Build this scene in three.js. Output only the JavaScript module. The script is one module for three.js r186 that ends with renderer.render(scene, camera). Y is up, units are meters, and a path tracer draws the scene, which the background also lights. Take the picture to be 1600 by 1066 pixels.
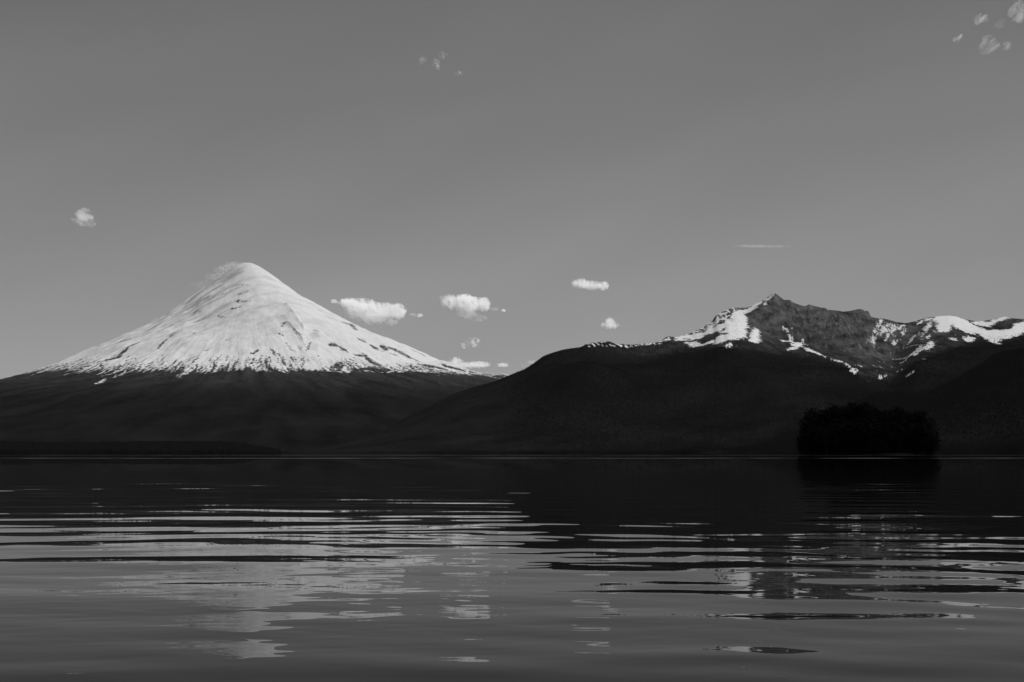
import * as THREE from 'three';

// ---------------------------------------------------------------- camera, sky, sun, exposure
const scene = new THREE.Scene();
const F = 2323, CX = 800, CY = 533;                    // the photograph's focal length and centre, in its own pixels
const EYE = 1.5, PITCH = Math.atan(174 / F);           // eye height above the lake (m), lens tilted up a little
const camera = new THREE.PerspectiveCamera(2 * Math.atan(CY / F) * 180 / Math.PI, 1600 / 1066, 0.1, 150000);
camera.position.set(0, EYE, 0);
camera.rotation.x = PITCH;

function rng(seed) {
  let s = seed >>> 0;
  return () => { s = (s + 0x6d2b79f5) | 0; let t = Math.imul(s ^ (s >>> 15), 1 | s); t = (t + Math.imul(t ^ (t >>> 7), 61 | t)) ^ t; return ((t ^ (t >>> 14)) >>> 0) / 4294967296; };
}
const PERM = new Uint8Array(512);
{
  const r = rng(77), p = [...Array(256).keys()];
  for (let i = 255; i > 0; i--) { const j = Math.floor(r() * (i + 1)); [p[i], p[j]] = [p[j], p[i]]; }
  for (let i = 0; i < 512; i++) PERM[i] = p[i & 255];
}
const GC = new Float64Array(16).map((_, i) => Math.cos(i * 0.3926990817)), GS = new Float64Array(16).map((_, i) => Math.sin(i * 0.3926990817));
function noise(x, y) {                                   // gradient noise, about -1..1
  const xi = Math.floor(x), yi = Math.floor(y), xf = x - xi, yf = y - yi, X = xi & 255, Y = yi & 255;
  const u = xf * xf * xf * (xf * (xf * 6 - 15) + 10), v = yf * yf * yf * (yf * (yf * 6 - 15) + 10);
  const A = PERM[X] + Y, B = PERM[X + 1] + Y;
  const g = (h, px, py) => GC[h & 15] * px + GS[h & 15] * py;
  const a = g(PERM[A], xf, yf), b = g(PERM[B], xf - 1, yf), c = g(PERM[A + 1], xf, yf - 1), d = g(PERM[B + 1], xf - 1, yf - 1);
  return 1.5 * (a + u * (b - a) + v * (c + u * (d - c) - a - u * (b - a)));
}
function fbm(x, y, n) { let s = 0, a = 0.5; for (let i = 0; i < n; i++) { s += a * noise(x, y); x = x * 2.03 + 17.1; y = y * 2.03 - 9.7; a *= 0.5; } return s; }

const SUN_AZ = 62 * Math.PI / 180, SUN_EL = 53 * Math.PI / 180;   // high, to the right and beyond the mountains
const sunDir = new THREE.Vector3(Math.sin(SUN_AZ) * Math.cos(SUN_EL), Math.sin(SUN_EL), -Math.cos(SUN_AZ) * Math.cos(SUN_EL));
{
  const W = 1024, H = 512, data = new Float32Array(W * H * 4);
  const stops = [[-90, 0.3], [0, 0.345], [3.4, 0.318], [8, 0.25], [12, 0.2], [17, 0.16], [30, 0.115], [60, 0.1], [90, 0.09]];
  for (let j = 0; j < H; j++) {
    const el = (j + 0.5) / H * 180 - 90;
    let k = 0;
    while (k < stops.length - 2 && el > stops[k + 1][0]) k++;
    const t = (el - stops[k][0]) / (stops[k + 1][0] - stops[k][0]), v = stops[k][1] + (stops[k + 1][1] - stops[k][1]) * t;
    for (let i = 0; i < W; i++) {
      const az = i / W * 2 * Math.PI, up = Math.sin(el * Math.PI / 180), cx = Math.cos(az) * Math.cos(el * Math.PI / 180), cz = Math.sin(az) * Math.cos(el * Math.PI / 180);
      const thin = fbm(cx * 3.1 + up * 6 + 1.3, cz * 3.1 - up * 5 + 4.2, 4), w = v * (1 + 0.17 * thin);      // very thin uneven haze
      data.set([w, w, w, 1], (j * W + i) * 4);
    }
  }
  const sky = new THREE.DataTexture(data, W, H, THREE.RGBAFormat, THREE.FloatType);
  sky.mapping = THREE.EquirectangularReflectionMapping;
  sky.magFilter = THREE.LinearFilter;
  sky.needsUpdate = true;
  scene.background = sky;
  scene.environment = sky;
}
const sun = new THREE.DirectionalLight(new THREE.Color(1, 1, 1), 3.2);
sun.position.copy(sunDir).multiplyScalar(40000);
sun.castShadow = true;
sun.shadow.mapSize.set(4096, 4096);
Object.assign(sun.shadow.camera, { left: -16000, right: 16000, top: 16000, bottom: -16000, near: 10, far: 90000 });
sun.target.position.set(0, 0, -12000);
scene.add(sun, sun.target);

const renderer = new THREE.WebGLRenderer({ antialias: true });
renderer.toneMapping = THREE.LinearToneMapping;
renderer.toneMappingExposure = 1;
renderer.shadowMap.enabled = true;
scene.fog = new THREE.FogExp2(new THREE.Color(0.9, 0.9, 0.9), 1.0e-6);   // very clear air

// ---------------------------------------------------------------- helpers
function ridged(x, y, n) { let s = 0, a = 0.5; for (let i = 0; i < n; i++) { s += a * (1 - 2 * Math.abs(noise(x, y))); x = x * 2.07 + 5.3; y = y * 2.07 + 11.9; a *= 0.5; } return s; }
const clamp = (x, a = 0, b = 1) => Math.min(b, Math.max(a, x)), mix = (a, b, t) => a + (b - a) * t;
const smooth = (a, b, x) => { const t = clamp((x - a) / (b - a)); return t * t * (3 - 2 * t); };
function curve(points) {                                 // piecewise line, with a smooth corner left to the noise
  return (x) => {
    if (x <= points[0][0]) return points[0][1];
    let lo = 0, hi = points.length - 1;
    if (x >= points[hi][0]) return points[hi][1];
    while (hi - lo > 1) { const m = (lo + hi) >> 1; if (points[m][0] <= x) lo = m; else hi = m; }
    return mix(points[lo][1], points[hi][1], (x - points[lo][0]) / (points[hi][0] - points[lo][0]));
  };
}
const CP = Math.cos(PITCH), SP = Math.sin(PITCH);
function sight(x, y) {                                   // a measured pixel as (across, up) per metre of distance
  const a = (x - CX) / F, b = (CY - y) / F, depth = CP - b * SP;
  return [a / depth, (b * CP + SP) / depth];
}
function at(x, y, D) { const [a, e] = sight(x, y); return [a * D, EYE + e * D, -D]; }
function tag(o, label, category, group) { o.userData.label = label; if (category) o.userData.category = category; if (group) o.userData.group = group; return o; }
function setting(o, label, category) { o.userData.kind = 'structure'; return tag(o, label, category); }
function shadows(o) { o.castShadow = o.receiveShadow = true; return o; }
function gridMesh(name, rows, cols, put, material, closed = false) {   // put(i, j) -> [x, y, z, tone]
  const pos = new Float32Array(rows * cols * 3), col = new Float32Array(rows * cols * 3), index = new Uint32Array((rows - 1) * (closed ? cols : cols - 1) * 6);
  for (let i = 0, k = 0; i < rows; i++) for (let j = 0; j < cols; j++, k += 3) {
    const [x, y, z, t] = put(i, j);
    pos[k] = x; pos[k + 1] = y; pos[k + 2] = z;
    col[k] = col[k + 1] = col[k + 2] = t;
  }
  for (let i = 0, k = 0; i < rows - 1; i++) for (let j = 0; j < (closed ? cols : cols - 1); j++, k += 6) {
    const a = i * cols + j, b = i * cols + (j + 1) % cols, c = a + cols, d = b + cols;
    index.set([a, b, c, b, d, c], k);
  }
  const g = new THREE.BufferGeometry();
  g.setAttribute('position', new THREE.BufferAttribute(pos, 3));
  g.setAttribute('color', new THREE.BufferAttribute(col, 3));
  g.setIndex(new THREE.BufferAttribute(index, 1));
  g.computeVertexNormals();
  const m = shadows(new THREE.Mesh(g, material));
  m.name = name;
  return m;
}
function hit(height, x, y, near, far, step = 25) {       // where the line of sight through a measured pixel meets a slope
  const [a, e] = sight(x, y);
  let D = near;
  for (; D < far; D += step) if (height(a * D, -D) > EYE + e * D) break;
  return [a * D, -D];
}
function toSegment(px, pz, s) {                          // distance to a tapered stroke, in units of its width
  const q = s.q, dx = s.x1 - s.x0, dz = (s.z1 - s.z0) * q, ex = px - s.x0, ez = (pz - s.z0) * q, t = clamp((ex * dx + ez * dz) / (dx * dx + dz * dz + 1e-6));
  return Math.hypot(ex - dx * t, ez - dz * t) / (s.w * (1 - 0.6 * (2 * t - 1) ** 2));
}
const SNOW = 0.66, FOREST = 0.007;
const ground = new THREE.MeshStandardMaterial({ name: 'snow_rock_forest', vertexColors: true, roughness: 0.95, metalness: 0 });
ground.specularIntensity = 0;

// ---------------------------------------------------------------- the lake
// The photograph's filter cuts the mirrored light, hence the low index of the water.
// A polar sheet round the viewpoint, fine in front of it; low long-crested ripples are real displacement.
const lakeMaterial = new THREE.MeshPhysicalMaterial({ name: 'lake_water', color: new THREE.Color(0.006, 0.006, 0.006), roughness: 0.0, ior: 1.066, specularIntensity: 1 });
const waves = [];
{
  const r = rng(12), gauss = () => Math.sqrt(-2 * Math.log(r() + 1e-9)) * Math.cos(6.2832 * r());
  const band = (n, l0, l1, slope, spread, lean) => {
    for (let i = 0; i < n; i++) {
      const L = l0 * Math.pow(l1 / l0, (i + r()) / n), k = 2 * Math.PI / L, th = lean + spread * gauss();
      waves.push({ L, kx: k * Math.sin(th), kz: k * Math.cos(th), a: slope * Math.SQRT2 / Math.sqrt(n) / k, p: 6.2832 * r() });
    }
  };
  band(26, 2.2, 5.2, 0.0064, 0.2, 0.05);
  band(38, 0.8, 2.2, 0.0067, 0.38, 0.02);
  band(20, 0.22, 0.6, 0.0026, 0.5, -0.05);
}
{
  const angles = [], radii = [];
  const F0 = Math.PI / 180;
  for (let a = -180; a < -30; a += 5) angles.push(a * F0);
  for (let a = -30; a < 30; a += 0.14) angles.push(a * F0);
  for (let a = 30; a < 180; a += 5) angles.push(a * F0);
  for (let R = 0.4; R < 7.5; R += 0.1) radii.push(R);
  for (let R = 7.5; R < 150;) { radii.push(R); R += Math.min(0.25, Math.max(0.024, R * R / 2230 * 0.45)); }
  for (let R = 150; R < 32000; R *= 1.12) radii.push(R);
  const n = radii.length, m = angles.length, pos = new Float32Array(n * m * 3), nor = new Float32Array(n * m * 3);
  for (let i = 0, k = 0; i < n; i++) {
    const R = radii[i], step = i + 1 < n ? radii[i + 1] - R : 1000, far = 1 - smooth(70, 148, R) * 0.95, ease = 1 - 0.45 * smooth(18, 40, R), settle = 1 - 0.25 * smooth(26, 50, R);
    for (let j = 0; j < m; j++, k += 3) {
      const a = angles[j], x = R * Math.sin(a), z = -R * Math.cos(a), side = 1 - smooth(26 * F0, 30 * F0, Math.abs(a));
      let y = 0, sx = 0, sz = 0;
      if (R < 150 && side > 0) {
        const zw = z + 1.1 * fbm(x * 0.09 + 5, z * 0.05, 2);      // crests bend a little
        const patch = 0.55 + 0.75 * smooth(-0.25, 0.35, fbm(x * 0.11 + 3, z * 0.07, 2));
        const calm = clamp(0.85 + 1.5 * fbm(x * 0.07 + 9, z * 0.06, 3), 0.25, 1.7), swell = 0.95 + 0.7 * fbm(x * 0.045 + 30, z * 0.03, 2);
        for (const w of waves) {
          const fade = smooth(2.2, 6, w.L / step);
          if (fade <= 0) continue;
          const A = w.a * fade * far * side * (w.L < 0.7 ? patch : w.L < 2.2 ? calm * ease : swell * settle), ph = w.kx * x + w.kz * zw + w.p, c = A * Math.cos(ph);
          y += A * Math.sin(ph); sx += c * w.kx; sz += c * w.kz;
        }
      }
      const l = 1 / Math.hypot(sx, 1, sz);
      pos[k] = x; pos[k + 1] = y; pos[k + 2] = z;
      nor[k] = -sx * l; nor[k + 1] = l; nor[k + 2] = -sz * l;
    }
  }
  const index = [];
  for (let i = 0; i < n - 1; i++) for (let j = 0; j < m; j++) {
    const a = i * m + j, b = i * m + (j + 1) % m, c = a + m, d = b + m;
    index.push(a, b, c, b, d, c);
  }
  const g = new THREE.BufferGeometry();
  g.setAttribute('position', new THREE.BufferAttribute(pos, 3));
  g.setAttribute('normal', new THREE.BufferAttribute(nor, 3));
  g.setIndex(new THREE.BufferAttribute(new Uint32Array(index), 1));
  const lake = new THREE.Mesh(g, lakeMaterial);
  lake.name = 'lake'; lake.receiveShadow = true;
  setting(lake, 'calm dark lake rippling in the foreground below the mountains');
  scene.add(lake);
}
// wind-ruffled streaks far out: rough water that mirrors the open sky
const ruffled = new THREE.MeshPhysicalMaterial({ name: 'ruffled_water', color: new THREE.Color(0.006, 0.006, 0.006), roughness: 0.34, ior: 1.066, specularIntensity: 1 });
function ruffle(label, y, thick, x0, x1, seed) {
  const D = EYE / -sight(800, y)[1], n = 260, r0 = seed * 31.7, pos = [], index = [];
  for (let i = 0; i <= n; i++) {
    const px = mix(x0, x1, i / n), a = sight(px, y)[0];
    const body = Math.max(0.03, smooth(-0.55, 0.5, fbm(px * 0.011 + r0, seed, 3)) * smooth(0, 0.06, i / n) * smooth(1, 0.94, i / n));
    const half = D * D / (EYE * F) * thick * 0.5 * body, mid = D * (1 + 0.03 * noise(px * 0.006, r0));
    pos.push(a * (mid - half), 0.01, -(mid - half), a * (mid + half), 0.01, -(mid + half));
    if (i) { const k = i * 2; index.push(k - 2, k, k - 1, k, k + 1, k - 1); }
  }
  const g = new THREE.BufferGeometry();
  g.setAttribute('position', new THREE.Float32BufferAttribute(pos, 3));
  g.setIndex(index); g.computeVertexNormals();
  const s = new THREE.Mesh(g, ruffled);
  s.name = 'ruffled_water';
  setting(s, label);
  scene.add(s);
}
ruffle('bright thin streak of wind-ruffled water across the whole lake', 716.2, 1.6, -60, 1700, 1);
ruffle('faint streak of ruffled water just below the far shore', 711.6, 0.5, -60, 1700, 2);

// ---------------------------------------------------------------- the snow volcano
const VD = 19300, [VX] = at(385, 411, VD), VZ = -VD;
const side = (pts) => pts.map(([x, y]) => [Math.abs(at(x, y, VD)[0] - VX), at(x, y, VD)[1]]);
const apron = [[5200, 660], [7000, 405], [9000, 170], [10300, 12], [11200, -60]];
const leftSlope = curve([[0, at(385, 411, VD)[1]], ...side([[377, 411.6], [361, 420.8], [346, 433.5], [327.5, 446.5], [305, 462], [286, 475.6], [267.5, 489.5], [249, 502], [230, 513], [206, 524.7], [176.5, 537], [148.6, 547.6], [124, 559.5], [101, 569], [78, 578], [51.6, 587], [20.6, 595], [0, 600]]), ...apron]);
const rightSlope = curve([[0, at(385, 411, VD)[1]], ...side([[395, 411.8], [404.5, 416], [418.8, 425], [439.4, 441], [456.3, 453], [475, 465.7], [493.8, 476], [512.5, 485.3], [531.3, 495.3], [550, 505], [568.8, 514.8], [587.6, 523.4], [606.3, 531.3], [622, 536.5], [647.3, 546.4], [667.6, 554.8], [689.5, 565.8], [709.8, 571.7], [735, 581.5], [752, 585.4], [769, 587.7], [794, 589.8]]), ...apron]);
function coneShape(x, z) {
  const dx = x - VX, dz = z - VZ, r = Math.hypot(dx, dz) + 1e-6, w = smooth(-0.45, 0.85, dx / r);
  return mix(leftSlope(r), rightSlope(r), w) * (1 - 0.075 * smooth(0.05, 0.6, dz / r) * smooth(900, 3000, r));   // the side towards the lake is hollowed a little
}
// strokes measured on the photograph, laid on the cone: [x0, y0, x1, y1, width in px, how much rock or painted shade shows]
function laidOn(height, near, far, step, scale) {
  return (list) => list.map(([x0, y0, x1, y1, w, k]) => {
    const a = hit(height, x0, y0, near, far, step), b = hit(height, x1, y1, near, far, step), mx = (x0 + x1) / 2, my = (y0 + y1) / 2;
    const q = clamp(4 * scale / (Math.abs(hit(height, mx, my - 2, near, far, step)[1] - hit(height, mx, my + 2, near, far, step)[1]) + 1), 0.15, 1);   // a slope spreads a patch more along the ground than up
    return { x0: a[0], z0: a[1], x1: b[0], z1: b[1], w: w * scale * 0.5, k, q, cx: (a[0] + b[0]) / 2, cz: (a[1] + b[1]) / 2, reach: Math.hypot(a[0] - b[0], a[1] - b[1]) / 2 + w * scale * 1.3 / q + 60 };
  });
}
const onCone = laidOn(coneShape, 12500, 19400, 10, 8.31);
const bareAndShade = onCone([  // exposed rock, plus fainter grey strokes that paint shade into the snow
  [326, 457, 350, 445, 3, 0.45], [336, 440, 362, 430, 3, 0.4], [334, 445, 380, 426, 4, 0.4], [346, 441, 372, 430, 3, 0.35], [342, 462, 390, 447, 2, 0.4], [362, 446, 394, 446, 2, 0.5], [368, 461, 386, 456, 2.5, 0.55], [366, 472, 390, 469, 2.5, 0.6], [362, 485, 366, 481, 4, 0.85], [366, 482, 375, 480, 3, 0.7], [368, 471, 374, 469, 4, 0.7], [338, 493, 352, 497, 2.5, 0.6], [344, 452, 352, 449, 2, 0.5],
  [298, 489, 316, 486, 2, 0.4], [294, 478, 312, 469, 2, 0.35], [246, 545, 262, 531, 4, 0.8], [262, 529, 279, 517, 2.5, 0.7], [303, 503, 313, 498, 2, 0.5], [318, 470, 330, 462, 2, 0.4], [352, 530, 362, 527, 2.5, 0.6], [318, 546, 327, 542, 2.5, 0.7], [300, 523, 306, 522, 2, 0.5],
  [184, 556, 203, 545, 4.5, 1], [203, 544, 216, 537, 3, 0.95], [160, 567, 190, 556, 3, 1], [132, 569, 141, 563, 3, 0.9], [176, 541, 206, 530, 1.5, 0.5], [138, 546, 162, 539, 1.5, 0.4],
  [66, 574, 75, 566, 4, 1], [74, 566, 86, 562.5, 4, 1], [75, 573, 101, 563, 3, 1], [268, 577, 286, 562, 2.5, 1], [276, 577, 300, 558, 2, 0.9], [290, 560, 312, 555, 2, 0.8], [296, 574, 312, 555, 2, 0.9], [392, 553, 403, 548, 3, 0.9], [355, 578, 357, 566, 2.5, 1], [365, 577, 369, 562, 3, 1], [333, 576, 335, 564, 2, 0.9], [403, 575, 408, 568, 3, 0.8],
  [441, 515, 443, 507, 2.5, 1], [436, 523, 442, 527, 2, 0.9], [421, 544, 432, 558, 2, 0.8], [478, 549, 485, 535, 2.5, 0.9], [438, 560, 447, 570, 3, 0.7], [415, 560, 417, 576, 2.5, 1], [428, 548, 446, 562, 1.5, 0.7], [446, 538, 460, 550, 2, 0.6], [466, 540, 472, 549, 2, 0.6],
  [432, 492, 462, 516, 12, 0.2], [448, 509, 456, 514, 3, 0.5], [455, 514, 472, 533, 4, 0.55], [486, 522, 498, 527, 9, 0.3], [486, 545, 496, 540, 8, 0.15], [548, 560, 588, 573, 9, 0.14], [330, 500, 420, 478, 16, 0.13], [300, 515, 380, 500, 14, 0.12], [400, 470, 450, 480, 10, 0.12], [255, 510, 300, 490, 9, 0.12], [360, 500, 420, 520, 40, 0.1], [340, 425, 380, 500, 42, 0.13],  // broad faint strokes: shade of hollows and gully crest, painted as darker snow
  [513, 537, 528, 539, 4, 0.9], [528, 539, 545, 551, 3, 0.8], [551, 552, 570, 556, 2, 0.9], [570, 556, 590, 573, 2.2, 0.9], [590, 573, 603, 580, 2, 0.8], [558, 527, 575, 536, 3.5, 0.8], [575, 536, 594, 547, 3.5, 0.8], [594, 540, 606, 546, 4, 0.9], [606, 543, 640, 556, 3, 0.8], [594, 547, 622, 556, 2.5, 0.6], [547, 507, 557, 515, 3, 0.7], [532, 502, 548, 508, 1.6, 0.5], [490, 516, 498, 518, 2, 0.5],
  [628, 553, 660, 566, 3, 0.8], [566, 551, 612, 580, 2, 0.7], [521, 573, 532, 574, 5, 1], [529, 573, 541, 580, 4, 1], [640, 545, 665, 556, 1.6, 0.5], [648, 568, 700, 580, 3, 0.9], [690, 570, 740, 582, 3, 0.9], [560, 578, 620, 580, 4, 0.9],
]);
const patches = onCone([[149, 600, 165, 592, 2.6, 1], [174, 590, 182, 586, 1.5, 0.6], [186, 588, 198, 577, 2, 0.9], [275, 589, 296, 574, 2, 1], [280, 590, 298, 577, 1.6, 1], [288, 584, 300, 572, 2, 0.9], [536, 573, 545, 583, 4, 1], [569, 580, 576, 580, 2, 1], [604, 581, 615, 579, 1.8, 1], [620, 578, 631, 583, 1.8, 1], [727, 579, 738, 583, 1.8, 1], [480, 572, 530, 560, 22, 1], [500, 545, 560, 565, 20, 0.6]]);
const arc = onCone([[447, 480, 458, 492, 4, 1], [458, 492, 466, 503, 4, 1], [466, 503, 474, 514, 4, 1]]);
const lip = onCone([[447, 508, 456, 514, 4, 1], [456, 514, 465, 524, 4, 1], [465, 524, 474, 534, 4, 1]]);
const strokes = (list, x0, z0, torn = 34) => {           // how deep a place lies within measured strokes, their edges torn by noise
  let m = 0;
  const x = x0 + torn * (fbm(x0 / 70 + 3, z0 / 70, 3) + 0.5 * noise(x0 / 19, z0 / 19)), z = z0 + torn * (fbm(x0 / 70 - 50, z0 / 70 + 8, 3) + 0.5 * noise(x0 / 19 + 60, z0 / 19));
  for (const s of list) { if (Math.abs(x - s.cx) > s.reach || Math.abs(z - s.cz) > s.reach) continue; m = Math.max(m, s.k * (1 - smooth(0.5, 1.9, toSegment(x, z, s)))); } return m; };
function ridgeLift(list, x, z, up, width) {              // a crest with a steep side on the left and a gentle one on the right
  let best = 9, sgn = 1;
  for (const s of list) { if (Math.hypot(x - s.cx, z - s.cz) > 900) continue; const d = toSegment(x, z, { ...s, q: 1, w: 1 }); if (d < best * width) { best = d / width; sgn = (x - s.x0) * (s.z1 - s.z0) - (z - s.z0) * (s.x1 - s.x0) > 0 ? 1 : -1; } }
  return best < 9 ? up * Math.exp(-best * (sgn > 0 ? 2.6 : 0.8)) : 0;
}
function volcano(x, z) {
  const dx = x - VX, dz = z - VZ, r = Math.hypot(dx, dz) + 1e-6, phi = Math.atan2(dx, dz);
  let h = coneShape(x, z);
  const edge = smooth(60, 700, r);
  const snowline = 922 + (phi < 0 ? 128 : 95) * Math.pow(Math.sin(phi), 2) + 58 * noise(phi * 24, 3.1) + 70 * noise(phi * 80, 7.7 + h / 400) - 34 * smooth(0.4, 1.2, phi);
  const wx = x + 60 * fbm(x / 420, z / 420, 3), wz = z + 60 * fbm(x / 420 + 40, z / 420 + 9, 3);
  const flow = Math.atan2(wx - VX, wz - VZ), low = smooth(900, 2600, r), face = -0.55 * dx + 0.83 * dz;
  h += edge * (46 * fbm(x / 620, z / 620, 3) + low * (17 * fbm(flow * 16, r / 1700 + 8, 3) + 4.5 * fbm(flow * 60, r / 420, 3) + 9 * fbm((0.5 * dx + 0.86 * dz) / 100, (0.86 * dx - 0.5 * dz) / 380, 3)) + 11 * fbm(x / 150, z / 150, 4));
  h += edge * (1 - 0.6 * low) * 25 * fbm((0.6 * dx + 0.8 * dz) / 120, (0.8 * dx - 0.6 * dz) / 460, 4);   // wind-carved drifts across the upper face
  h += ridgeLift(arc, x, z, 55, 80) + ridgeLift(lip, x, z, 50, 60);
  const up = h - snowline, streak = noise(flow * 110 + 11, r / 300) + 0.7 * noise(flow * 300, r / 150 + 31), speck = fbm(x / 34 + 7, z / 34, 3);
  const zone = 0.45 + 1.5 * fbm(x / 430 + 12, z / 430, 2);
  const cover = up / 330 - 0.42 + Math.exp(-Math.max(0, up) / 430) * (0.6 * streak + 1.4 * speck) * (0.2 + 1.9 * clamp(zone, 0, 1.1)) + 0.5 * smooth(300, 900, up);
  let snow = smooth(-0.55, -0.3, cover) * smooth(-30, 8, up + 30 * speck);
  const b = strokes(bareAndShade, x, z);
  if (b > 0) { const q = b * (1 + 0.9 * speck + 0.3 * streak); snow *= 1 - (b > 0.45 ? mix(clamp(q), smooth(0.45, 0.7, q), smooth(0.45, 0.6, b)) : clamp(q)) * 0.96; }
  const p = strokes(patches, x, z);
  if (p > 0) snow = Math.max(snow, smooth(0.3, 0.6, p * (0.85 + 0.9 * speck + 0.3 * streak)));
  const ashAndShade = smooth(-0.12, 0.42, fbm((0.6 * dx + 0.8 * dz) / 90 + 5, (0.8 * dx - 0.6 * dz) / 480, 5)) * smooth(150, 700, up) * (0.25 + 0.75 * smooth(250, -500, dx));  // ashy streaks, weighted to the left to paint in that side's shade
  const wood = smooth(1000, 420, h), tone = SNOW * (0.95 + 0.1 * fbm(flow * 40, r / 500, 3) + 0.05 * speck) * (1 - 0.5 * ashAndShade);
  const dark = mix(mix(0.034, 0.009, wood) * (1 + 1.0 * fbm(flow * 34, r / 1300, 4) + 0.5 * speck), 0.05, smooth(0, 400, up));
  h += (1 - smooth(850, 1010, h)) * 9 * fbm(x / 55, z / 55, 2) * (h > 20 ? 1 : 0.2);
  if (snow < 0.5) h -= 3;
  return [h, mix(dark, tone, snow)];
}
{
  const phis = [], radii = [];
  for (let a = -108; a <= 108; a += 0.21) phis.push(a * Math.PI / 180);
  for (let a = 112; a < 250; a += 4) phis.push(a * Math.PI / 180);
  for (let r = 0; r < 11200;) { radii.push(r); r += r < 4400 ? 13 : Math.min(70, 13 + (r - 4400) * 0.045); }
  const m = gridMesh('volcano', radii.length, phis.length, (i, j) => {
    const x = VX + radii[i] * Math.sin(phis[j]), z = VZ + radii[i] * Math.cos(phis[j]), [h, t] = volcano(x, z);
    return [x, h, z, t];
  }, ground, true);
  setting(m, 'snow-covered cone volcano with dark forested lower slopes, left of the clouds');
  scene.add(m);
}

// ---------------------------------------------------------------- ranges with a measured crest
function range(crestPoints, crestDepth, shoreDepth, shape, relief) {
  const table = crestPoints.map(([x, y]) => { const D = crestDepth(x), p = at(x, y, D); return [p[0] / D, p[1], D, x]; });
  const H = curve(table.map((r) => [r[0], r[1]])), Dr = curve(table.map((r) => [r[0], r[2]])), Px = curve(table.map((r) => [r[0], r[3]]));
  const height = (x, z) => {
    const D = -z, a = x / D, t = (D - shoreDepth(a)) / (Dr(a) - shoreDepth(a));
    const soft = (H(a - 0.014) + H(a - 0.007) + H(a) + H(a + 0.007) + H(a + 0.014)) / 5;   // the crest's teeth do not run down the whole slope
    return mix(soft, H(a), smooth(0.9, 0.99, t)) * shape(t, Px(a)) + relief(x, z, t, Px(a), H(a));
  };
  return { height, H, Dr, Px, shore: shoreDepth, t: (x, z) => { const D = -z, a = x / D, s = shoreDepth(a); return (D - s) / (Dr(a) - s); } };
}
const fall = (t) => 1 - (t - 1) * 0.9;

// the rocky, part-snowed range on the right
const peaks = [[200, 709.5], [330, 709], [470, 706], [520, 697], [570, 682], [620, 660], [665, 637], [705, 617], [738, 605], [769, 597], [786, 591], [794, 587], [820, 577], [836, 566], [848, 557], [862, 551.5], [880, 546.5], [895, 544], [906, 543], [915, 538.5], [930, 535], [945, 534.5], [952, 533.5], [962, 537.5], [985, 539], [1010, 537], [1025, 535.5], [1034, 532.5], [1040.5, 526.7], [1049.7, 525], [1057, 526.6], [1069.4, 523.4], [1081, 520], [1089, 515.5], [1099.6, 511.6], [1106, 505], [1114, 499.8], [1119.3, 492], [1128.5, 487.3], [1139, 482.7], [1149.5, 480.7], [1166.6, 481], [1174.5, 477.4], [1183.6, 473.5], [1191.5, 469.5], [1200.7, 463.6], [1209.5, 457.2], [1216.5, 461.7], [1225, 468.7], [1233.8, 468.7], [1240.5, 473], [1254, 478], [1259, 478.5], [1264, 475.8], [1272.6, 478], [1284.5, 481], [1288, 480.5], [1294.6, 484], [1310, 485.6], [1318, 487], [1328, 486], [1343.6, 482.7], [1352, 485.2], [1357, 486.5], [1361, 495], [1369, 497], [1380.7, 498], [1386, 499], [1400, 503], [1415.5, 505], [1430, 502], [1446, 497], [1458.6, 495.2], [1469.7, 494], [1482.5, 493.4], [1493.6, 494.7], [1505, 498], [1517.6, 501], [1527, 502.7], [1541.5, 500.8], [1554, 498.7], [1570, 495], [1576.6, 497], [1600, 498.7], [1650, 499], [1740, 515], [1900, 560], [2150, 640]];
const crag = (px) => smooth(1120, 1235, px) * (1 - smooth(1390, 1480, px));
const glacier = (px) => smooth(1390, 1480, px);
const massif = range(peaks, (x) => mix(11200, 14200, smooth(880, 1120, x)), (a) => 7000 + 260 * noise(a * 14, 5), (t, px) => {
  if (t > 1) return fall(t);
  if (t < 0) return t * 0.4;
  const gentle = t < 0.8 ? 0.95 * t - 0.06 * Math.sin(t * 7.85) : mix(0.76, 1, (t - 0.8) / 0.2);
  const wall = t < 0.88 ? 0.66 * Math.pow(t / 0.88, 1.05) : t < 0.93 ? mix(0.66, 0.705, (t - 0.88) / 0.05) : 0.705 + 0.295 * Math.pow((t - 0.93) / 0.07, 0.85);
  const ice = t < 0.86 ? 0.76 * t / 0.86 : t < 0.9 ? mix(0.76, 0.835, (t - 0.86) / 0.04) : mix(0.835, 1, (t - 0.9) / 0.1);
  return mix(mix(gentle, wall, crag(px)), ice, glacier(px));
}, (x, z, t, px, H) => {
  const bed = clamp(H / 500), mid = t > 0 && t < 1 ? 4 * t * (1 - t) : 0, low = smooth(0, 0.05, t);
  const spurs = (90 * ridged(x / 1900 + 2, z / 2600, 3) - 30) * mid * bed;
  const c = crag(px) * smooth(0.9, 0.95, t) * (1 - smooth(0.985, 1, t));
  const flutes = c * (34 * ridged(x / 210 - z / 900, z / 1500, 3) + 14 * fbm(x / 60 + z / 80, z / 90, 3));
  const rough = (1 - glacier(px) * smooth(0.88, 0.9, t)) * (7 * fbm(x / 90, z / 90, 4) + 5 * fbm(x / 26, z / 40, 2)) * low * (1 - 0.75 * smooth(0.96, 1, t));
  return spurs + flutes + rough;
});
const onMassif = laidOn((x, z) => massif.height(x, z), 8000, 14600, 8, 6.1);
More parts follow.
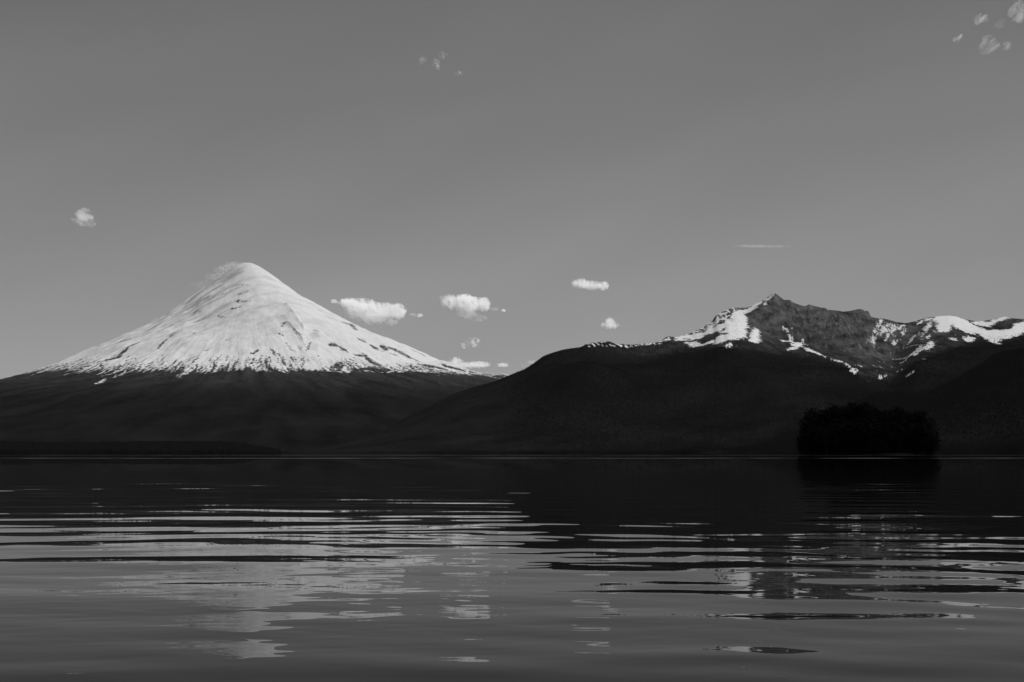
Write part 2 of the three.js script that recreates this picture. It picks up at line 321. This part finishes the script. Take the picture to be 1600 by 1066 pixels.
const snowfields = onMassif([
  // the bright slope left of the summit ridge
  [1060, 530, 1110, 518, 14, 1], [1110, 520, 1150, 507, 24, 1], [1120, 536, 1150, 520, 16, 0.9], [1150, 508, 1163, 497, 16, 1], [1146, 500, 1160, 488, 10, 1], [1162, 487, 1190, 472, 6, 1], [1075, 536, 1120, 533, 14, 0.75], [1150, 530, 1162, 510, 10, 0.9], [1194, 472, 1209, 459, 5, 1], [1194, 473, 1198, 476, 4, 1], [1160, 499, 1166, 497, 5, 1], [1134, 543, 1144, 538, 5, 0.9], [1058, 524, 1100, 513, 3, 1], [1104, 508, 1114, 500, 3, 0.8],
  // patches on the spur
  [1176, 528, 1184, 516, 6, 1], [1170, 533, 1187, 530, 6, 0.9], [1225, 514, 1233, 514, 4, 0.9], [1220, 532, 1240, 528, 6, 0.9], [1232, 526, 1248, 538, 8, 1], [1240, 540, 1252, 537, 5, 1], [1230, 547, 1246, 541, 4, 0.9], [1252, 530, 1262, 540, 3, 0.6], [1265, 545, 1275, 552, 9, 1], [1275, 552, 1290, 558, 5, 0.9], [1297, 561, 1320, 567, 3, 0.5], [1320, 567, 1336, 577, 3, 0.8], [1335, 577, 1333, 585, 3, 0.9], [1340, 571, 1345, 573, 4, 0.6],
  // the streaked wall
  [1362, 536, 1372, 515, 5, 0.8], [1370, 512, 1378, 501, 6, 0.9], [1375, 524, 1388, 506, 4, 1], [1384, 534, 1400, 508, 3, 0.7], [1393, 508, 1416, 509, 5, 0.9], [1394, 540, 1402, 532, 4, 0.9], [1408, 530, 1416, 512, 3, 0.6], [1424, 534, 1428, 524, 4, 0.7], [1440, 528, 1455, 502, 4, 0.8], [1420, 558, 1440, 540, 4, 0.8], [1430, 555, 1448, 540, 3, 0.9], [1448, 546, 1456, 534, 4, 1], [1436, 506, 1458, 497, 3, 0.8], [1412, 560, 1430, 553, 4, 0.7], [1444, 530, 1454, 524, 4, 0.7], [1414, 590, 1423, 583, 3, 0.9], [1410, 566, 1412, 566, 3, 0.7], [1376, 592, 1378, 588, 3, 0.7], [1383, 589, 1385, 587, 3, 0.6], [1402, 580, 1404, 580, 2, 0.6], [1442, 562, 1446, 560, 2, 0.6], [1350, 485, 1354, 484, 2, 0.8],
  // the glacier
  [1464, 502, 1490, 497, 14, 1], [1468, 517, 1482, 505, 10, 1], [1488, 498, 1500, 508, 16, 1], [1496, 510, 1520, 508, 18, 1], [1518, 515, 1548, 520, 22, 1], [1525, 506, 1552, 506, 10, 1], [1545, 524, 1580, 520, 10, 1], [1575, 517, 1600, 506, 12, 1], [1600, 506, 1640, 512, 20, 1], [1552, 506, 1565, 499, 7, 1], [1562, 499, 1580, 498, 5, 1], [1508, 532, 1520, 528, 7, 0.8], [1585, 525, 1595, 520, 5, 0.8], [1484, 530, 1494, 531, 4, 0.7],
]);
const outcrops = onMassif([[1122, 506, 1132, 502, 5, 1], [1128, 517, 1132, 513, 3, 0.9], [1120, 520, 1124, 518, 3, 0.9], [1100, 524, 1106, 524, 3, 0.8], [1105, 526, 1112, 526, 4, 0.9], [1130, 523, 1136, 521, 3, 0.8], [1068, 530, 1072, 530, 4, 0.9], [1074, 531, 1077, 530, 3, 0.9], [1112, 513, 1120, 509, 2, 0.7], [1556, 509, 1582, 506, 8, 1], [1548, 510, 1560, 511, 4, 1], [1565, 514, 1580, 511, 4, 1], [1575, 503, 1600, 499, 6, 1], [1498, 517, 1508, 524, 8, 1], [1486, 514, 1498, 524, 8, 1], [1458, 512, 1464, 517, 6, 0.9]]);
const treeline = curve([[900, 548], [1000, 556], [1060, 550], [1100, 545], [1160, 545], [1200, 550], [1235, 553], [1270, 558], [1300, 562], [1335, 578], [1345, 590], [1390, 590], [1430, 566], [1470, 548], [1530, 532], [1600, 524], [1700, 530]].map(([x, y]) => { const p = hit(massif.height, x, y, 8000, 14600, 12); return [p[0] / -p[1], massif.height(p[0], p[1])]; }));
function massifTone(x, z, h) {
  const a = x / -z, t = massif.t(x, z), px = massif.Px(a);
  const n1 = fbm(x / 75, z / 75, 4), n2 = fbm(x / 24 + 9, z / 34, 2), line = treeline(a) + 90 * n1;
  const n3 = fbm((x - 0.5 * h) / 22, (h + 0.5 * x) / 75, 3), n4 = fbm(x / 17 + 70, h / 13, 2);   // ledges and gullies, measured across and up the faces
  const rocky = smooth(-40, 40, h - line) * smooth(880, 1060, px);
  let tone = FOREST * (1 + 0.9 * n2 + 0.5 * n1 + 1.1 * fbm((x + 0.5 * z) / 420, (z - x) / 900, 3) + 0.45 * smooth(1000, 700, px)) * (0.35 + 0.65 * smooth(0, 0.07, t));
  const shade = 0.45 + 2.1 * fbm(x / 130 + 4, h / 75, 5) + 0.6 * n3 + 0.9 * fbm(x / 60 + 31, h / 16, 3) + 0.9 * n4;
  tone = mix(tone, clamp(mix(0.022, 0.064, smooth(80, 420, h - line)) * (0.75 + 0.65 * shade), 0.012, 0.2), rocky);
  let snow = strokes(snowfields, x, z, 46);
  const torn = 0.4 + 1.2 * smooth(1340, 1365, px) * (1 - smooth(1440, 1475, px));
  if (snow > 0) snow = smooth(0.26, 0.48, snow * (0.84 + torn * n3 + (0.35 + 0.6 * torn) * n4 + 0.5 * n1));
  // scattered snow between the trees along the crest
  const crest = smooth(900, 925, px) * (1 - smooth(1130, 1180, px)) * smooth(0.93, 0.985, t - 0.02 * n1 + 0.03 * smooth(1020, 1100, px)) * (1 - smooth(1.02, 1.1, t));
  if (crest > 0) snow = Math.max(snow, smooth(0.16, 0.3, crest * (0.17 + 0.8 * fbm(x / 34 + 50, z / 120, 2)) * (px > 1030 ? 1.3 : 1)));
  if (rocky > 0.3) snow = Math.max(snow, smooth(0.22, 0.42, n3 + 0.4 * n4 - 0.12) * smooth(1200, 1240, px) * (0.22 + 0.4 * smooth(1355, 1385, px) * (1 - smooth(1470, 1500, px))) * smooth(0, 120, h - line));
  const rock = strokes(outcrops, x, z);
  if (rock > 0) snow *= 1 - smooth(0.2, 0.5, rock * (0.9 + 1.2 * n2));
  return mix(tone, SNOW * (0.94 + 0.08 * n1), snow);
}
const span = (px0, px1, step, fine0, fine1, fineStep) => { const out = []; for (let x = px0; x < px1;) { out.push(sight(x, 560)[0]); x += x >= fine0 && x < fine1 ? fineStep : step; } return out; };
function rangeMesh(name, R, dirs, ts, tone) {
  return gridMesh(name, ts.length, dirs.length, (i, j) => {
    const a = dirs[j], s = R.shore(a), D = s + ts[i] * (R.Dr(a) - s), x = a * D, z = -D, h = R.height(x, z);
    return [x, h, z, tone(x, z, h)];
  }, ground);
}
{
  const ts = [];
  for (let t = -0.02; t < 0.8; t += 0.0085) ts.push(t);
  for (let t = 0.8; t < 0.998; t += 0.0013) ts.push(t);
  for (let t = 1; t < 1.9; t += t < 1.02 ? 0.002 : 0.05) ts.push(t);
  const m = rangeMesh('mountain_range', massif, span(210, 2150, 6, 780, 1640, 1.15), ts, massifTone);
  setting(m, 'dark forested range rising to a pointed rocky peak with snowfields on the right');
  scene.add(m);
}

// the nearer, darker hill at the right edge
const nearCrest = [[1060, 709.5], [1110, 706], [1150, 701], [1200, 692], [1250, 677], [1290, 657], [1320, 641], [1345, 626], [1364, 616.5], [1389, 613.5], [1417, 614.5], [1442, 617], [1456, 612], [1466.5, 605.5], [1485.7, 597.6], [1501.6, 589.6], [1517.6, 578], [1533.5, 569.7], [1546, 559.5], [1562, 551.5], [1581, 548], [1600, 545], [1660, 530], [1760, 515], [1950, 560], [2200, 640]];
const nearHill = range(nearCrest, () => 7400, (a) => 5200 + 150 * noise(a * 20, 2), (t) => (t > 1 ? fall(t) : t < 0 ? t * 0.5 : mix(t, Math.pow(t, 0.7), 0.5)), (x, z, t, px, H) => clamp(H / 200) * (smooth(0, 0.1, t) * (7 * fbm(x / 60, z / 60, 4)) + (t > 0 && t < 1 ? 4 * t * (1 - t) * 35 * ridged(x / 700, z / 900, 3) : 0)));
{
  const ts = [];
  for (let t = -0.03; t < 1; t += 0.008) ts.push(t);
  for (let t = 1; t < 1.9; t += 0.05) ts.push(t);
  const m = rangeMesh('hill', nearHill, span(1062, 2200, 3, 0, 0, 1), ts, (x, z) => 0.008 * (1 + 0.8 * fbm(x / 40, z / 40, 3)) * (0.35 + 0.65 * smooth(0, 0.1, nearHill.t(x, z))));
  setting(m, 'near dark wooded hill sloping down behind the island at the right edge');
  scene.add(m);
}
// the low wooded point under the volcano
const lowCrest = [[-500, 680], [-200, 688], [0, 691], [90, 694], [200, 692.5], [300, 692], [362, 692.5], [384, 694], [396, 699], [430, 704], [470, 709]];
const lowPoint = range(lowCrest, () => 7000, (a) => 6400 + 120 * noise(a * 30, 8), (t) => (t > 1 ? fall(t) : t < 0 ? t * 0.5 : Math.pow(t, 0.6)), (x, z, t, px, H) => clamp(H / 30) * smooth(0, 0.2, t) * 7 * fbm(x / 45, z / 45, 3));
{
  const ts = [];
  for (let t = -0.05; t < 1; t += 0.03) ts.push(t);
  for (let t = 1; t < 1.95; t += 0.1) ts.push(t);
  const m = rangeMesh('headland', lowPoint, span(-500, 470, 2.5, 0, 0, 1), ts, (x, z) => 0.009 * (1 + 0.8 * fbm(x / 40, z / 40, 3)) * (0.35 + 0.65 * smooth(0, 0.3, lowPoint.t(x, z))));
  setting(m, 'low flat wooded headland along the far shore under the volcano');
  scene.add(m);
}

// ---------------------------------------------------------------- far woods, read as one mass
const woodMaterial = new THREE.MeshStandardMaterial({ name: 'far_wood', color: new THREE.Color(0.011, 0.011, 0.011), roughness: 1 });
woodMaterial.specularIntensity = 0;
function coneTree() {                                    // a ragged far tree, 1 m high and about half as wide
  const pos = [], index = [], r = rng(5);
  for (let k = 0; k < 3; k++) {
    const base = pos.length / 3, y0 = 0.05 + k * 0.27, y1 = y0 + 0.48, w = 0.3 - k * 0.075;
    pos.push(0, y1, 0);
    for (let i = 0; i < 6; i++) { const a = i / 6 * 6.2832 + k, q = w * (0.75 + 0.5 * r()); pos.push(q * Math.cos(a), y0 + 0.06 * r(), q * Math.sin(a)); }
    for (let i = 0; i < 6; i++) index.push(base, base + 1 + (i + 1) % 6, base + 1 + i);
  }
  const g = new THREE.BufferGeometry();
  g.setAttribute('position', new THREE.Float32BufferAttribute(pos, 3));
  g.setIndex(index);
  return g.toNonIndexed();
}
const farTree = coneTree();
farTree.computeVertexNormals();
function wood(name, label, R, px0, px1, t0, t1, count, tall, seed, keep) {
  const r = rng(seed), m = new THREE.Matrix4(), list = [];
  for (let i = 0; i < count; i++) {
    const a = sight(mix(px0, px1, r()), 600)[0], t = mix(t0, t1, Math.pow(r(), 0.6)), s = R.shore(a), D = s + t * (R.Dr(a) - s), x = a * D, z = -D, h = R.height(x, z);
    const u = r(), v = r(), w = r();
    if (h < 3 || !keep(x, z, h, a, u, w)) continue;
    const q = tall * (0.55 + 0.7 * v);
    list.push(new THREE.Matrix4().makeRotationY(w * 6.28).premultiply(new THREE.Matrix4().makeScale(q * (0.9 + u * 0.5), q, q * (0.9 + u * 0.5))).setPosition(x, h - 1.5, z));
  }
  const I = shadows(new THREE.InstancedMesh(farTree, woodMaterial, list.length));
  list.forEach((q, i) => I.setMatrixAt(i, q));
  I.name = name; I.userData.kind = 'stuff';
  tag(I, label, 'forest');
  scene.add(I);
}
wood('hillside_forest', 'dark forest covering the lower slopes of the right-hand range', massif, 420, 1700, 0.0, 1.0, 150000, 9, 11, (x, z, h, a, u, w) => { const px = massif.Px(a); return u < smooth(40, -140, h - treeline(a) + 60 * smooth(1080, 900, px)) + 0.25 * (px < 1060) && w > smooth(960, 760, px); });
wood('hill_forest', 'black wood covering the near hill at the right edge', nearHill, 1130, 1750, 0.0, 1.0, 80000, 9, 12, () => true);
wood('headland_forest', 'dark wood on the low headland under the volcano', lowPoint, -200, 440, 0.0, 1.0, 18000, 11, 13, () => true);

// ---------------------------------------------------------------- the wooded island
const ID = 1100, islandBase = 706.4;
const IX = (x) => at(x, 700, ID)[0];
{
  const x0 = IX(1250), x1 = IX(1462), cx = (x0 + x1) / 2, rx = (x1 - x0) / 2, rz = 34;
  const stone = new THREE.MeshStandardMaterial({ name: 'island_ground', vertexColors: true, roughness: 1 });
  stone.specularIntensity = 0;
  const m = gridMesh('island', 40, 140, (i, j) => {
    const a = j / 140 * 6.2832, q = i / 39 * 1.06, e = 1 + 0.07 * noise(Math.cos(a) * 3, Math.sin(a) * 3), x = cx + rx * q * e * Math.cos(a), z = -ID + rz * q * e * Math.sin(a);
    const y = 2.6 * Math.pow(Math.max(0, 1 - q * q), 0.6) - (q > 0.97 ? (q - 0.97) * 20 : 0) + 0.5 * fbm(x / 6, z / 6, 3) * (q < 1 ? 1 : 0.3);
    return [x, y, z, 0.006 + 0.004 * fbm(x / 4, z / 4, 2)];
  }, stone, true);
  setting(m, 'small island crowned by a dense black wood, low on the right of the lake');
  scene.add(m);
}
const bark = new THREE.MeshStandardMaterial({ name: 'bark', color: new THREE.Color(0.02, 0.02, 0.02), roughness: 1 });
const leaf = new THREE.MeshStandardMaterial({ name: 'dark_foliage', color: new THREE.Color(0.009, 0.009, 0.009), roughness: 1, side: THREE.DoubleSide });
bark.specularIntensity = leaf.specularIntensity = 0;
function treeKind(seed, slender) {                       // built 1 m high, scaled where it stands
  const r = rng(seed), root = new THREE.Group();
  const pos = [], tri = (...p) => pos.push(...p);
  const limbs = [];
  const tube = (a, b, ra, rb) => {
    const A = new THREE.Vector3(...a), B = new THREE.Vector3(...b), d = B.clone().sub(A).normalize(), u = new THREE.Vector3(0, 0, 1).cross(d).normalize(), v = d.clone().cross(u);
    for (let i = 0; i < 6; i++) {
      const p = [i, i + 1].map((k) => [Math.cos(k / 6 * 6.2832), Math.sin(k / 6 * 6.2832)]), q = (C, R, [c, s]) => [C.x + R * (u.x * c + v.x * s), C.y + R * (u.y * c + v.y * s), C.z + R * (u.z * c + v.z * s)];
      const A0 = q(A, ra, p[0]), A1 = q(A, ra, p[1]), B0 = q(B, rb, p[0]), B1 = q(B, rb, p[1]);
      tri(...A0, ...B0, ...A1); tri(...A1, ...B0, ...B1);
    }
  };
  tube([0, -0.03, 0], [0.01, 0.5, 0.005], 0.026, 0.015);
  tube([0.01, 0.5, 0.005], [0, 0.95, 0], 0.015, 0.003);
  const clumps = [];
  for (let i = 0; i < 17; i++) {
    const y = 0.16 + 0.72 * (i + 0.5) / 17, a = i * 2.4 + r(), w = (slender ? 0.17 : 0.25) * Math.pow(Math.sin(Math.PI * clamp(0.2 + 0.76 * (y - 0.1) / 0.9)), 0.7) * (0.6 + 0.6 * r());
    const tip = [w * Math.cos(a), y + 0.06, w * Math.sin(a)];
    tube([0, y - 0.04, 0], tip, 0.006, 0.002);
    clumps.push([...tip, 0.075 + 0.045 * r()]);
  }
  clumps.push([0, 0.93, 0, 0.07], [0, 0.8, 0, 0.1], [0.02, 0.6, 0, 0.12], [0, 0.4, 0.02, 0.12], [0, 0.22, 0, 0.12]);
  const trunk = new THREE.BufferGeometry();
  trunk.setAttribute('position', new THREE.Float32BufferAttribute(pos, 3)); trunk.computeVertexNormals();
  const lp = [];
  for (const [x, y, z, R] of clumps) for (let i = 0; i < 46; i++) {
    const a = r() * 6.2832, c = 2 * r() - 1, q = R * Math.cbrt(r()) * 1.08, s = Math.sqrt(1 - c * c), p = [x + q * s * Math.cos(a), y + q * c * 0.85, z + q * s * Math.sin(a)], L = 0.016 + 0.02 * r();
    const v = () => [(r() - 0.5) * 2 * L, (r() - 0.5) * 1.4 * L, (r() - 0.5) * 2 * L];
    for (let k = 0; k < 3; k++) { const d = v(); lp.push(p[0] + d[0], p[1] + d[1], p[2] + d[2]); }
    const e = v(), f = v(), g = v();
    for (const d of [e, f, g]) lp.push(p[0] + d[0] * 1.3, p[1] + d[1] * 1.3, p[2] + d[2] * 1.3);
  }
  const crown = new THREE.BufferGeometry();
  crown.setAttribute('position', new THREE.Float32BufferAttribute(lp, 3)); crown.computeVertexNormals();
  const t = shadows(new THREE.Mesh(trunk, bark)), c = shadows(new THREE.Mesh(crown, leaf));
  t.name = 'trunk'; c.name = 'crown';
  root.add(t, c);
  return root;
}
const kinds = [treeKind(1, false), treeKind(2, true), treeKind(3, false), treeKind(4, true), treeKind(5, false)];
let treeCount = 0;
function islandTree(px, top, dz, kind, label, wide = 1) {
  const t = kinds[kind].clone();
  t.name = 'tree' + (treeCount ? '_' + String(treeCount).padStart(3, '0') : '');
  treeCount++;
  const D = ID + dz, q = clamp((px - 1356) / 113, -1, 1), rr = q * q + (dz / 34) ** 2, g = 2.6 * Math.pow(Math.max(0, 1 - rr), 0.6) - 0.3;
  const y = at(px, top, D)[1], h = Math.max(4, y - g);
  t.position.set(at(px, 690, D)[0], g, -D);
  t.scale.set(h * wide, h, h * wide);
  t.rotation.y = px * 1.7 + dz;
  tag(t, label ?? 'dark evergreen tree within the dense wood covering the small island', 'tree', label ? undefined : 'trees of the island wood');
  scene.add(t);
}
const skyline = curve([[1244.6, 688], [1251, 680], [1261, 674], [1265, 645], [1269, 637.5], [1277, 643], [1287, 641], [1298, 635.5], [1306, 631.5], [1314.5, 634.5], [1322.6, 633], [1332, 629], [1339, 634], [1347, 629], [1353.5, 629], [1360, 634.5], [1368, 639], [1379.5, 640], [1389, 643], [1397, 638], [1405.5, 636], [1413.6, 640], [1422, 645], [1430, 643.5], [1438, 641], [1443, 648], [1451, 656], [1456, 670], [1464, 682], [1468, 690]]);
islandTree(1332, 628, 4, 1, 'pointed tree rising highest from the middle of the island wood', 1.1);
islandTree(1350, 628, -2, 0, 'broad tall round-topped tree just right of the island wood\'s middle', 1.1);
islandTree(1270, 636.5, 3, 1, 'tall narrow tree standing at the steep left end of the island wood', 1);
islandTree(1306, 631, -5, 4, 'round-headed tree left of the island wood\'s highest tree');
islandTree(1405, 635.5, 2, 2, 'broad-topped tree making the right-hand hump of the island wood', 1.15);
islandTree(1438, 640.5, 0, 1, 'last tall tree before the right end of the island wood', 1);
islandTree(1251, 681, 0, 2, 'small low tree at the far left tip of the island', 1.1);
islandTree(1461, 682, 0, 4, 'small low tree at the far right tip of the island', 1.1);
{
  const r = rng(404);
  for (let x = 1256; x < 1459; x += 5.4) islandTree(x, skyline(x) + 1 + 4 * r(), (r() - 0.5) * 20, Math.floor(r() * 5), undefined, 0.95 + 0.3 * r());
  for (let x = 1254; x < 1462; x += 8.5) islandTree(x + 3 * r(), mix(skyline(x), 706, 0.25 + 0.25 * r()), -14 - 12 * r(), Math.floor(r() * 5), undefined, 1.2 + 0.3 * r());
  for (let x = 1252; x < 1461; x += 6) islandTree(x + 2 * r(), 696 + 6 * r(), -31 * Math.sqrt(Math.max(0.02, 1 - ((x - 1356) / 110) ** 2)), Math.floor(r() * 5), undefined, 1.6 + 0.6 * r());
  for (let x = 1254; x < 1460; x += 8) islandTree(x + 3 * r(), mix(skyline(x), 706, 0.55 + 0.2 * r()), (-22 - 8 * r()) * Math.sqrt(Math.max(0.05, 1 - ((x - 1356) / 116) ** 2)), Math.floor(r() * 5), undefined, 1.5 + 0.5 * r());
}

// ---------------------------------------------------------------- clouds: drifts of countless small droplets' worth of white flakes
const vapour = new THREE.MeshPhysicalMaterial({ name: 'cloud_vapour', color: new THREE.Color(0.99, 0.99, 0.99), roughness: 1, transmission: 0.94, thickness: 0, side: THREE.DoubleSide, specularIntensity: 0 });
const drift = sunDir.clone().add(new THREE.Vector3(0, 0.1, -1)).normalize();
let cloudCount = 0;
// lumps: [x, y, half width, half height (px), how many flakes]
function cloud(label, D, lumps, seed, grain = 0.175, torn = 0.85, name = 'cloud') {
  const r = rng(seed), px = D / F, pos = [], nor = [];
  const origin = at(lumps[0][0], lumps[0][1], D);
  for (const [x, y, w, h, amount] of lumps) {
    const count = Math.round(amount * 0.15 / (grain * grain)), c = at(x, y, D), rx = w * px, ry = h * px, rz = Math.max(Math.min(rx, ry * 3.5), ry * 2.2);
    for (let i = 0, tries = 0; i < count && tries < count * 30; tries++) {
      let a, b, d;
      do { a = 2 * r() - 1; b = 2 * r() - 1; d = 2 * r() - 1; } while (a * a + b * b + d * d > 1);
      const q = a * a + b * b + d * d, X = c[0] + a * rx, Y = c[1] + b * ry, Z = c[2] + d * rz, s = 1 / (clamp(h * 0.62, 2.6, 7) * px);
      const n = 0.62 * (fbm(X * s + seed, Y * s, 5) + fbm(Y * s + 7, Z * s + seed, 4) + fbm(Z * s, X * s + 21, 4)), full = torn > 1 ? 0.75 * (1 - q) + 3.6 * fbm(X * s * 0.8 + seed, Y * s * 0.8 + 3, 5) - 0.22 : 1 - q + torn * (2.2 * n + 0.5 * fbm(X * s * 5, Y * s * 5 + seed, 2) - 0.12) + (b < 0 ? 0.12 * b : 0);
      if (smooth(-0.18, 1, full) < r()) continue;
      const L = grain * px * (0.6 + 0.8 * r());
      const v = new THREE.Vector3(drift.x + 1.2 * (r() - 0.5), drift.y + 1.2 * (r() - 0.5), drift.z + 1.2 * (r() - 0.5)).normalize();   // leaning half towards the sun
      const e = new THREE.Vector3(r() - 0.5, r() - 0.5, r() - 0.5).cross(v).normalize(), f = v.clone().cross(e);
      for (let k = 0; k < 3; k++) { const c = L * 1.25 * Math.cos(k * 2.0944), q = L * 1.25 * Math.sin(k * 2.0944); pos.push(X - origin[0] + e.x * c + f.x * q, Y - origin[1] + e.y * c + f.y * q, Z - origin[2] + e.z * c + f.z * q); }
      i++;
    }
  }
  const g = new THREE.BufferGeometry();
  g.setAttribute('position', new THREE.Float32BufferAttribute(pos, 3));
  g.computeVertexNormals();
  const m = new THREE.Mesh(g, vapour);
  m.name = name === 'cloud' && cloudCount ? 'cloud_' + String(cloudCount).padStart(3, '0') : name;
  if (name === 'cloud') cloudCount++;
  m.position.set(...origin);
  tag(m, label, name === 'cloud' ? 'cloud' : 'snow plume');
  scene.add(m);
}
cloud('largest bright puffy cloud, touching the right flank of the snow volcano', 25000, [[565, 478, 32, 12, 9000], [600, 485, 36, 13, 10000], [622, 487, 13, 14, 3500], [545, 473, 18, 8, 3000], [585, 497, 30, 11, 5000], [612, 504, 10, 7, 1000], [522, 471, 6, 4, 300], [557, 490, 24, 10, 2000]], 21);
cloud('tiny cloud scrap just right of the largest cloud', 25000, [[656, 493, 5, 3, 250], [645, 492, 7, 3, 60]], 22);
cloud('bright cloud with a lumpy top in the middle of the gap, second largest', 25000, [[715, 473, 28, 13, 4200], [740, 476, 25, 13, 7000], [757, 476, 10, 12, 2600], [726, 466, 16, 7, 2500], [730, 488, 20, 12, 2200], [742, 497, 20, 7, 350], [700, 468, 14, 9, 500]], 23);
cloud('tiny cloud scrap right of the second largest cloud', 25000, [[787, 485.5, 4, 3, 180], [774, 483, 8, 3, 50]], 24);
cloud('pair of thin torn wisps below the second largest cloud', 25000, [[724, 538, 7, 8, 260], [743, 536, 8, 9, 330], [733, 534, 14, 6, 100]], 25, 0.175, 1.2);
cloud('long low cloud resting behind the volcano\'s lower right slope', 25000, [[710, 567, 16, 10, 3300], [728, 571, 22, 6, 2000], [749, 570, 18, 6, 2300]], 26);
cloud('small flat cloud low above the dip between volcano and range', 25000, [[786, 570.5, 10, 4, 700]], 27);
cloud('cloud scrap peeping over the forested hill left of the rocky range', 25000, [[832, 568, 12, 7, 700], [822, 572, 9, 5, 200]], 28);
cloud('oblong white cloud alone in the sky above the forested hill', 25000, [[908, 443, 16, 9, 1900], [925, 446, 18, 8, 1700], [943, 447, 9, 8, 1300]], 29, 0.175, 0.65);
cloud('small triangular cloud between oblong cloud and forested hill', 25000, [[953, 508, 15, 7, 1300], [953, 502, 8, 7, 600]], 30, 0.175, 0.6);
cloud('thin torn cloud alone in the sky at the far left', 22000, [[129, 341, 17, 13, 1100], [133, 335, 11, 10, 450], [142, 347, 8, 9, 100], [122, 346, 8, 7, 150]], 31, 0.175, 1.2);
cloud('very faint wisps high in the sky above the middle', 22000, [[660, 95, 8, 8, 55], [683, 100, 9, 10, 95], [692, 86, 8, 6, 40], [718, 114, 8, 4, 30]], 32, 0.25, 1.2);
cloud('bright cloud scrap cut by the upper right corner', 20000, [[1592, 15, 14.4, 17.25, 510], [1598, 27, 9.6, 9.2, 128]], 33, 0.175, 1.25);
cloud('small puff left of the corner scrap at upper right', 20000, [[1532, 31, 12, 9.2, 221]], 34, 0.175, 1.25);
cloud('lowest ragged puff of the group at upper right', 20000, [[1546, 73, 15.6, 12.65, 280], [1543, 62, 12, 6.9, 68]], 35, 0.175, 1.25);
cloud('round little puff leftmost of the group at upper right', 20000, [[1497, 60, 7.2, 6.9, 94]], 36, 0.175, 1.25);
cloud('little puff rightmost of the lower group at upper right', 20000, [[1573, 72, 7.2, 6.9, 94], [1564, 38, 9.6, 8.05, 42]], 37, 0.175, 1.25);
cloud('long thin veil of cloud high above the pointed rocky peak', 30000, [[1192, 385, 48, 2.6, 170], [1170, 384, 24, 2, 40]], 38, 0.24, 0.2);
cloud('plume of snow blown from the volcano\'s summit along its left ridge', 19250, [[352, 422, 22, 9, 330], [338, 433, 20, 9, 200], [366, 414, 18, 6, 230], [318, 446, 24, 9, 130]], 39, 0.24, 0.25, 'blown_snow');

renderer.render(scene, camera);
